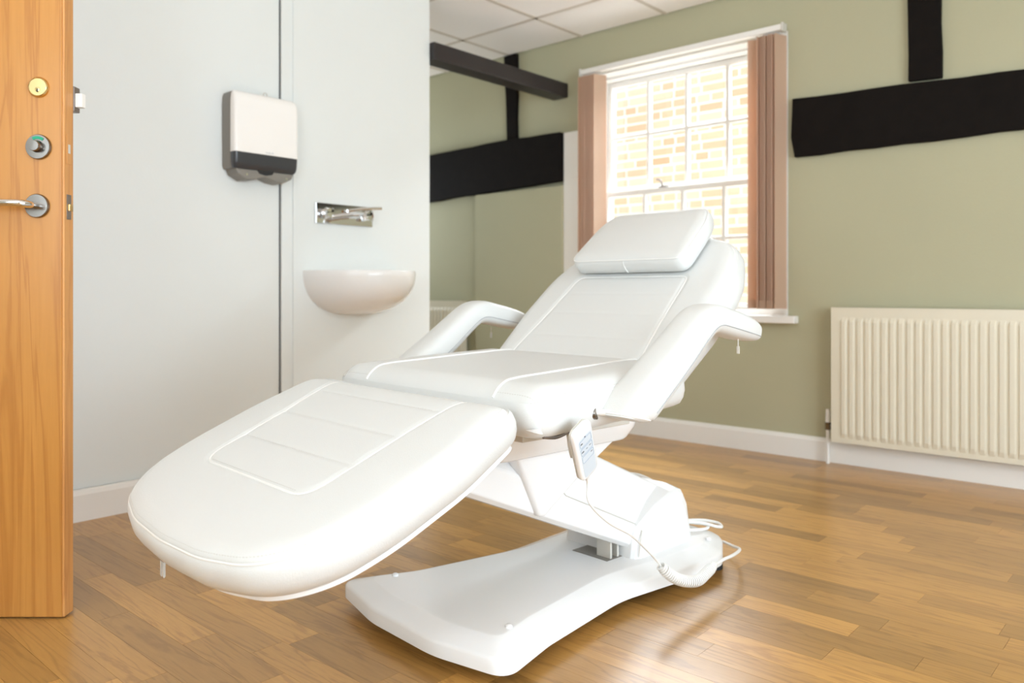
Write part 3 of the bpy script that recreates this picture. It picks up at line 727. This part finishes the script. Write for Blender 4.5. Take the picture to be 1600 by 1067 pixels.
# leg rest
ca = math.cos(R(23))
leg_out = [(-.372, .012), (-.408, -.17), (-.408, -.34), (-.385, -.455), (-.30, -.538), (-.16, -.570), (0, -.578), (.16, -.570), (.30, -.538), (.385, -.455), (.408, -.34), (.408, -.17), (.372, .012)]
leg_rad = [.05, .4, .4, .2, .2, .4, .6, .4, .2, .2, .4, .4, .05]
pn = round_poly([(-.252, .006), (-.235, -.15), (-.226, -.385), (.226, -.385), (.235, -.15), (.252, .006)], [.02, .2, .055, .055, .2, .02], 10)
leg_side = [(-.005, .004), (-.010, .014), (-.012, .030), (-.009, .046), (-.002, .060), (.010, .071), (.022, .075)]
def legbump(x, t): return -.012*np.clip((t+.05)/.06, 0, 1)**2
leg = Cushion(leg_out, leg_rad, -.053, .612, 23, 1.0, .035, .016, .003, pn, [(-.066, -.235, .235), (-.170, -.232, .232), (-.278, -.228, .228)], leg_side, bump=legbump)
lg = leg.build('leg_rest', couch, M['vinyl'])
pnr = resample(pn, 260)
leg.pipe('panel_piping', [p for p in pnr], .0028, lg, True, .0006)
leg.pipe('rim_piping', [p for p in leg.P], .0026, lg, True, .0002)
for (ts, x0, x1) in leg.seams: leg.stitches('seam_stitching', [(x0+.01, ts), (x1-.01, ts)], lg)
leg.stitches('seam_stitching', [tuple(p) for p in inset(leg.P, .007)]+[tuple(inset(leg.P, .007)[0])], lg)
leg.stitches('seam_stitching', [(x, -.378+.000*x) for x in np.linspace(-.19, .19, 12)], lg)
# underside edging strip of the leg rest
ed = inset(leg.P, .020); idx = [i for i in range(len(ed)) if ed[i][1] < -.03]
MB().rings([[leg.W(x, t, -.090) for x, t in inset(leg.P, .030)], [leg.W(x, t, -.090) for x, t in inset(leg.P, .014)], [leg.W(x, t, -.098) for x, t in inset(leg.P, .013)], [leg.W(x, t, -.100) for x, t in inset(leg.P, .026)]]).build('edging_board', M['plastic'], lg, True)
zp = leg.W(-.10, -.562, -.095)
zo = MB()
for dx_ in (-.008, .004):
    zo.tube([(zp[0]+dx_+.006*math.cos(a)*.7, zp[1]-.004, zp[2]-.022+.017*math.sin(a)) for a in [R(24*i) for i in range(15)]], .0011, 6, True)
    zo.box(zp[0]+dx_-.0035, zp[0]+dx_+.0035, zp[1]-.006, zp[1]-.002, zp[2]-.036, zp[2]-.006)
zo.build('zip_pull', M['clear'], lg)
bevel(MB().box(zp[0]-.012, zp[0]+.010, zp[1]-.007, zp[1]+.004, zp[2]-.007, zp[2]+.002).build('zip_slider', M['steel_dark'], lg), .001)

# seat
seat_out = [(-.385, .02), (.385, .02), (.385, .30), (.36, .57), (-.36, .57), (-.385, .30)]
def seatbump(x, t): return -.026*np.clip((.075-t)/.075, 0, 1)**1.6
seat = Cushion(seat_out, [.06, .06, .3, .05, .05, .3], 0, .632, 2.2, 1.0, .05, .028, .004, None, [], [(-.005, .004), (-.009, .02), (-.010, .040), (-.006, .058), (.002, .072), (.014, .078)], bump=seatbump)
st_ = seat.build('seat', couch, M['vinyl'])
for sx in (-1, 1):
    seat.pipe('seat_piping', [(sx*(.246-.01*t/.5), t) for t in np.linspace(.024, .53, 60)], .003, st_, False, .0008)
seat.pipe('rim_piping', [p for p in seat.P], .0022, st_, True, .0002)
seat.stitches('seam_stitching', [tuple(p) for p in inset(seat.P, -.004)], st_)
for sx in (-1, 1): seat.stitches('seam_stitching', [(sx*.38*k_, .033) for k_ in np.linspace(.66, .96, 12)], st_)
# loose hem under the right front of the seat, with clip and strap
hem = []
MB().rings([[(.372, v, .552), (.378, v, .552), (.376, v, .552-.008*max(0, 1-abs(v-.045)/.045)-.006*abs(math.sin(v*30))), (.371, v, .552-.008*max(0, 1-abs(v-.045)/.045)-.006*abs(math.sin(v*30)))] for v in [.0+.01*k for k in range(28)]]).build('cover_hem', M['vinyl'], st_, True)
bevel(MB().box(-.27, .27, .09, .46, .5, .540).build('seat_board', M['plastic_grey'], couch), .003)
MB().tube(catmull([(.372, .05, .532), (.376, .085, .528), (.378, .12, .536)], 6), .004, 8).tube([(.378+.006*math.sin(a), .125+.010*math.cos(a), .534) for a in [R(24*i) for i in range(15)]], .002, 6, True).build('cover_clip', M['steel_dark'], couch, True)
MB().rings([[(.372, .135-w_, z), (.380+o_, .135-w_, z), (.380+o_, .135+w_, z), (.372, .135+w_, z)] for z, w_, o_ in [(.556, .016, .004), (.53, .016, .008), (.505, .012, .004), (.488, .007, -.002), (.478, .003, -.004)]]).build('handset_hook', M['plastic_grey'], couch, True)

# back rest
AN = math.degrees(math.atan2(.228, .275))
bo_out = [(-.315, -.012), (.315, -.012), (.338, .20), (.336, .38), (.272, .535), (.13, .592), (-.13, .592), (-.272, .535), (-.336, .38), (-.338, .20)]
bpn = round_poly([(-.243, -.005), (.243, -.005), (.222, .16), (.206, .372), (-.206, .372), (-.222, .16)], [.01, .01, .3, .03, .03, .3], 10)
back = Cushion(bo_out, [.03, .03, .3, .3, .14, .2, .2, .14, .3, .3], .518, .637, AN, 1.0, .045, .022, .004, bpn, [(.10, -.22, .22), (.20, -.21, .21), (.29, -.20, .20)], [(-.008, .004), (-.014, .02), (-.016, .04), (-.010, .06), (.002, .075), (.018, .083)])
back.sg = .35; back.crown = .002
bk = back.build('back_rest', couch, M['vinyl'])
back.pipe('panel_piping', [p for p in resample(bpn, 240)], .0028, bk, True, .0006)
back.pipe('rim_piping', [p for p in back.P], .0022, bk, True, .0002)
bb = MB().rings([[back.W(x, t, h) for x, t in inset(back.P, d)] for d, h in [(.05, -.104), (.04, -.106), (.045, -.122), (.06, -.126)]]).build('back_board', M['plastic'], bk, True)
for sx in (-1, 1):
    bevel(MB().add([back.W(sx*.20+dx, t, h) for t, h in ((.02, -.125), (.40, -.125), (.40, -.15), (.02, -.15)) for dx in (-.015, .015)], [(0,1,3,2),(2,3,5,4),(4,5,7,6),(6,7,1,0),(0,2,4,6),(1,7,5,3)]).build('back_bracket', M['steel_dark'], couch), .002)
MB().cyl((0, .42, .512), back.W(0, .28, -.14), .016, n=16).build('back_actuator', M['plastic_grey'], couch)

# head pillow strapped on the back rest: seen as its own cushion
pil_out = [(-.212, .0), (.212, .0), (.203, .17), (.180, .243), (-.180, .243), (-.203, .17)]
piln = tag(empty('head_pillow', (OX, OY, 0), R(-5)), 'white rectangular head pillow strapped on top of the couch back', 'pillow')
class P2(Cushion): pass
pil = Cushion(pil_out, [.035, .035, .2, .05, .05, .2], .518, .637, AN, 1.0, .035, .010, .0, None, [], [(-.003, .003), (-.006, .012), (-.006, .030), (-.002, .044), (.010, .053), (.02, .056)])
pil.bump = lambda x, t: .010*np.clip(1-(x/.212)**2, 0, 1)*np.clip(1-((t-.122)/.124)**2, 0, 1)
o_ = back.W(0, .372, .0655+.006); pil.v0, pil.z0 = o_[1], o_[2]
# place the empty at the pillow's base point, and the mesh relative to it
po = pil.build('pillow_body', piln, M['vinyl'])
pil.pipe('pillow_seam', [p for p in inset(pil.P, -.001)], .0016, po, True, -.0002)
cr = MB()
cr.tube([pil.W(.0, -.003-.003*math.sin(q*PI), -.012-.042*q) for q in np.linspace(0, 1, 8)], .0018, 6).build('centre_seam', M['piping'], po, True)

# ---- arm rests
def armrest(sx):
    P = [(.245, .560), (.270, .579), (.32, .613), (.41, .675), (.485, .730), (.525, .756), (.560, .764), (.605, .757), (.665, .745), (.72, .733), (.76, .723), (.780, .717)]
    AB = [(.052, .036), (.057, .042), (.056, .042), (.053, .040), (.050, .037), (.050, .036), (.050, .036), (.049, .035), (.048, .034), (.044, .030), (.034, .022), (.012, .008)]
    path = catmull([(sx*.425, v, z) for v, z in P], 6); ab = catmull([(a, b, 0) for a, b in AB], 6); rings = []; seamA = []; seamB = []; n = 28
    for i, p in enumerate(path):
        t = (path[min(i+1, len(path)-1)]-path[max(i-1, 0)]).normalized(); X = Vector((1, 0, 0)); N = X.cross(t).normalized()*1.0
        if N.z < 0: N = -N
        a, b = ab[i][0], ab[i][1]; r_ = []
        for k in range(n):
            th = 2*PI*k/n; c_, s_ = math.cos(th), math.sin(th); ex = .62
            r_.append(p+X*(abs(c_)**ex*math.copysign(1, c_)*a)+N*(abs(s_)**ex*math.copysign(1, s_)*b))
        rings.append(r_)
        q = R(14)
        for lst, sgn in ((seamA, 1), (seamB, -1)):
            c_, s_ = math.cos(q), math.sin(q); lst.append(p+X*(sgn*abs(c_)**.62*a*1.0)-N*(abs(s_)**.62*b*1.0))
    # flat-ish rounded lower end
    t0 = (path[2]-path[0]).normalized()
    for i in range(0, 6):
        f = 1-i/6; rings[i] = [p+t0*(((c_.z-p.z)/t0.z)*.62*f) for c_ in [sum(rings[i], Vector())/n] for p in rings[i]]
    r0 = rings[0]; c0 = sum(r0, Vector())/n; d0 = (path[0]-path[2]).normalized()
    pre = [[c0+(q-c0)*f+d0*e for q in r0] for f, e in ((.05, .010), (.70, .010), (.93, .006))]
    o = MB().rings(pre+rings).build('arm_rest', M['vinyl'], couch, True)
    for s_ in (seamA, seamB): MB().tube(s_[7:-2], .0014, 6).build('arm_piping', M['thread_grey'], o, True)
    MB().tube([c0+(q-c0)*1.0 for q in r0], .0018, 8, True).build('end_piping', M['piping'], o, True)
    # zip pull near the tip
    MB().cyl((sx*.46, .645, .712), (sx*.46, .645, .692), .0012, n=8).box(sx*.46-.003, sx*.46+.003, .643, .647, .676, .694).build('zip_pull', M['plastic_grey'], o)
    # pivot rod from the seat side
    MB().cyl((sx*.36, .185, .566), (sx*.43, .215, .572), .007, n=16).build('pivot_rod', M['gloss_white'], couch, True)
    MB().cyl((sx*.375, .183, .5665), (sx*.394, .191, .568), .013, n=20).build('pivot_collar', M['steel'], couch, True)
armrest(1); armrest(-1)

# ================================================================ HANDSET and its cable
hs = tag(empty('hand_control', (OX, OY, 0), R(-5)), 'white remote hand control with pale blue keypad hanging from the couch side', 'remote')
# the handset hangs beside the seat: its own axes
hc = Vector((.418, .118, .505)); tilt = R(9)
rv = Vector((math.cos(R(46.95)), math.sin(R(46.95)), 0)); fv = Vector((-math.sin(R(46.95)), math.cos(R(46.95)), 0)); zv = Vector((0, 0, 1))
ax_w = (rv*.0325+zv*.026+fv*.032).normalized(); ax_h = (rv*-.013+zv*.104-fv*.05).normalized()
ax_n = ax_w.cross(ax_h).normalized(); ax_h = ax_n.cross(ax_w).normalized()
def hp(w_, h_, n_): return hc+ax_w*w_+ax_h*h_+ax_n*n_
ho = round_poly([(-.028, -.068), (.028, -.068), (.031, .066), (-.031, .066)], [.014, .014, .018, .018], 8)
hP = resample(ho, 80)
def hring(d, n_): return [hp(x, y_, n_) for x, y_ in inset(hP, d)]
MB().rings([hring(.006, -.007), hring(.001, -.005), hring(0, -.001)]).build('handset_back', M['plastic_grey'], hs, True)
MB().rings([hring(.0015, -.001), hring(0, .001), hring(0, .007), hring(.002, .0105), hring(.006, .012)]).build('handset_front', M['plastic'], hs, True)
kp = MB(); kpo = resample(round_poly([(-.0205, -.060), (.0205, -.060), (.0235, .042), (-.0235, .042)], [.008, .008, .006, .006], 6), 60)
k_o = MB().rings([[hp(x, y_, .0118) for x, y_ in kpo], [hp(x, y_, .0126) for x, y_ in kpo]]).build('keypad', M['face_blue'], hs)
def frame_rect(x0, x1, z0, z1, r=.003):
    P_ = resample(round_poly([(x0, z0), (x1, z0), (x1, z1), (x0, z1)], r, 4), 40); return MB().tube([hp(x, y_, .0127) for x, y_ in P_], .0004, 4, True)
for z0, z1 in ((.020, .037), (.0, .017), (-.020, -.003)): frame_rect(-.0195, .0195, z0, z1).build('key_outline', M['ink_blue'], k_o)
def mark(x, z, w_=.006, h_=.0018):
    MB().add([hp(x-w_/2, z-h_/2, .0127), hp(x+w_/2, z-h_/2, .0127), hp(x+w_/2, z+h_/2, .0127), hp(x-w_/2, z+h_/2, .0127), hp(x-w_/2, z-h_/2, .0130), hp(x+w_/2, z-h_/2, .0130), hp(x+w_/2, z+h_/2, .0130), hp(x-w_/2, z+h_/2, .0130)], [(0,3,2,1),(4,5,6,7),(0,1,5,4),(1,2,6,5),(2,3,7,6),(3,0,4,7)]).build('key_mark', M['ink'], k_o)
mark(-.014, .0295, .006, .0024); mark(-.014, .0085, .007, .0024); mark(.0, .0085, .005, .0012); mark(.012, .0095, .006, .0012); mark(.013, -.009, .006, .0014); mark(0, .0395, .004, .0024)

cp = [hp(0, -.070, .0), hp(-.002, -.082, .0), hp(-.004, -.10, .0), (.405, .155, .385), (.388, .235, .325), (.352, .36, .262), (.322, .46, .198), (.302, .52, .158), (.300, .545, .135)]
MB().cyl(hp(0, -.064, 0), hp(-.002, -.086, 0), .0055, .004, 12).build('strain_relief', M['plastic'], hs, True)
cable = catmull([tuple(p) for p in cp], 10)
MB().tube(cable, .0026, 8).build('straight_cable', M['piping'], hs, True)
# coiled part
core = catmull([(.300, .545, .135), (.312, .575, .105), (.322, .615, .085), (.328, .665, .075), (.318, .72, .078), (.305, .775, .082)], 30)
hel = []; turns = 34; N_ = turns*14
for k in range(N_):
    t = k/(N_-1)*(len(core)-1); i = min(int(t), len(core)-2); p = core[i].lerp(core[i+1], t-i); tg = (core[i+1]-core[i]).normalized()
    a = tg.cross(Vector((0, 0, 1))).normalized(); b = tg.cross(a); ph = 2*PI*turns*k/N_; rr_ = .0125 if 30 < k < N_-30 else .0105
    hel.append(p+a*math.cos(ph)*rr_+b*math.sin(ph)*rr_)
MB().tube(hel, .0029, 6).build('coiled_cable', M['piping'], hs, True)
MB().cyl((.306, .772, .082), (.300, .80, .080), .011, .006, 14).build('coil_end', M['piping'], hs, True)
MB().tube(catmull([(.300, .80, .080), (.296, .84, .082), (.292, .89, .080), (.268, .965, .070), (.232, 1.03, .055), (.18, 1.085, .038), (.09, 1.125, .030), (-.03, 1.15, .008), (-.2, 1.14, .006)], 8), .0045, 8).build('tail_cable', M['piping'], hs, True)
# mains cable looping behind the hood
MB().tube(catmull([(.05, .925, .125), (.06, .96, .115), (.10, 1.03, .105), (.135, 1.06, .095), (.14, 1.08, .092), (.11, 1.10, .094), (.06, 1.08, .096), (.02, 1.01, .096), (.06, .955, .094), (.10, .98, .093), (.12, 1.03, .093), (.09, 1.06, .093), (.02, 1.03, .092), (-.05, 1.10, .075), (-.08, 1.18, .006), (-.25, 1.3, .006), (-.5, 1.5, .006)], 8), .0045, 8).build('mains_cable', M['piping'], couch, True)
MB().tube(catmull([(-.14, .80, .095), (-.2, .84, .14), (-.21, .90, .20), (-.16, .99, .222), (-.08, 1.00, .215), (-.03, .985, .19), (-.03, .95, .16), (-.03, .925, .15)], 8), .005, 8).build('motor_cable', M['piping'], couch, True)
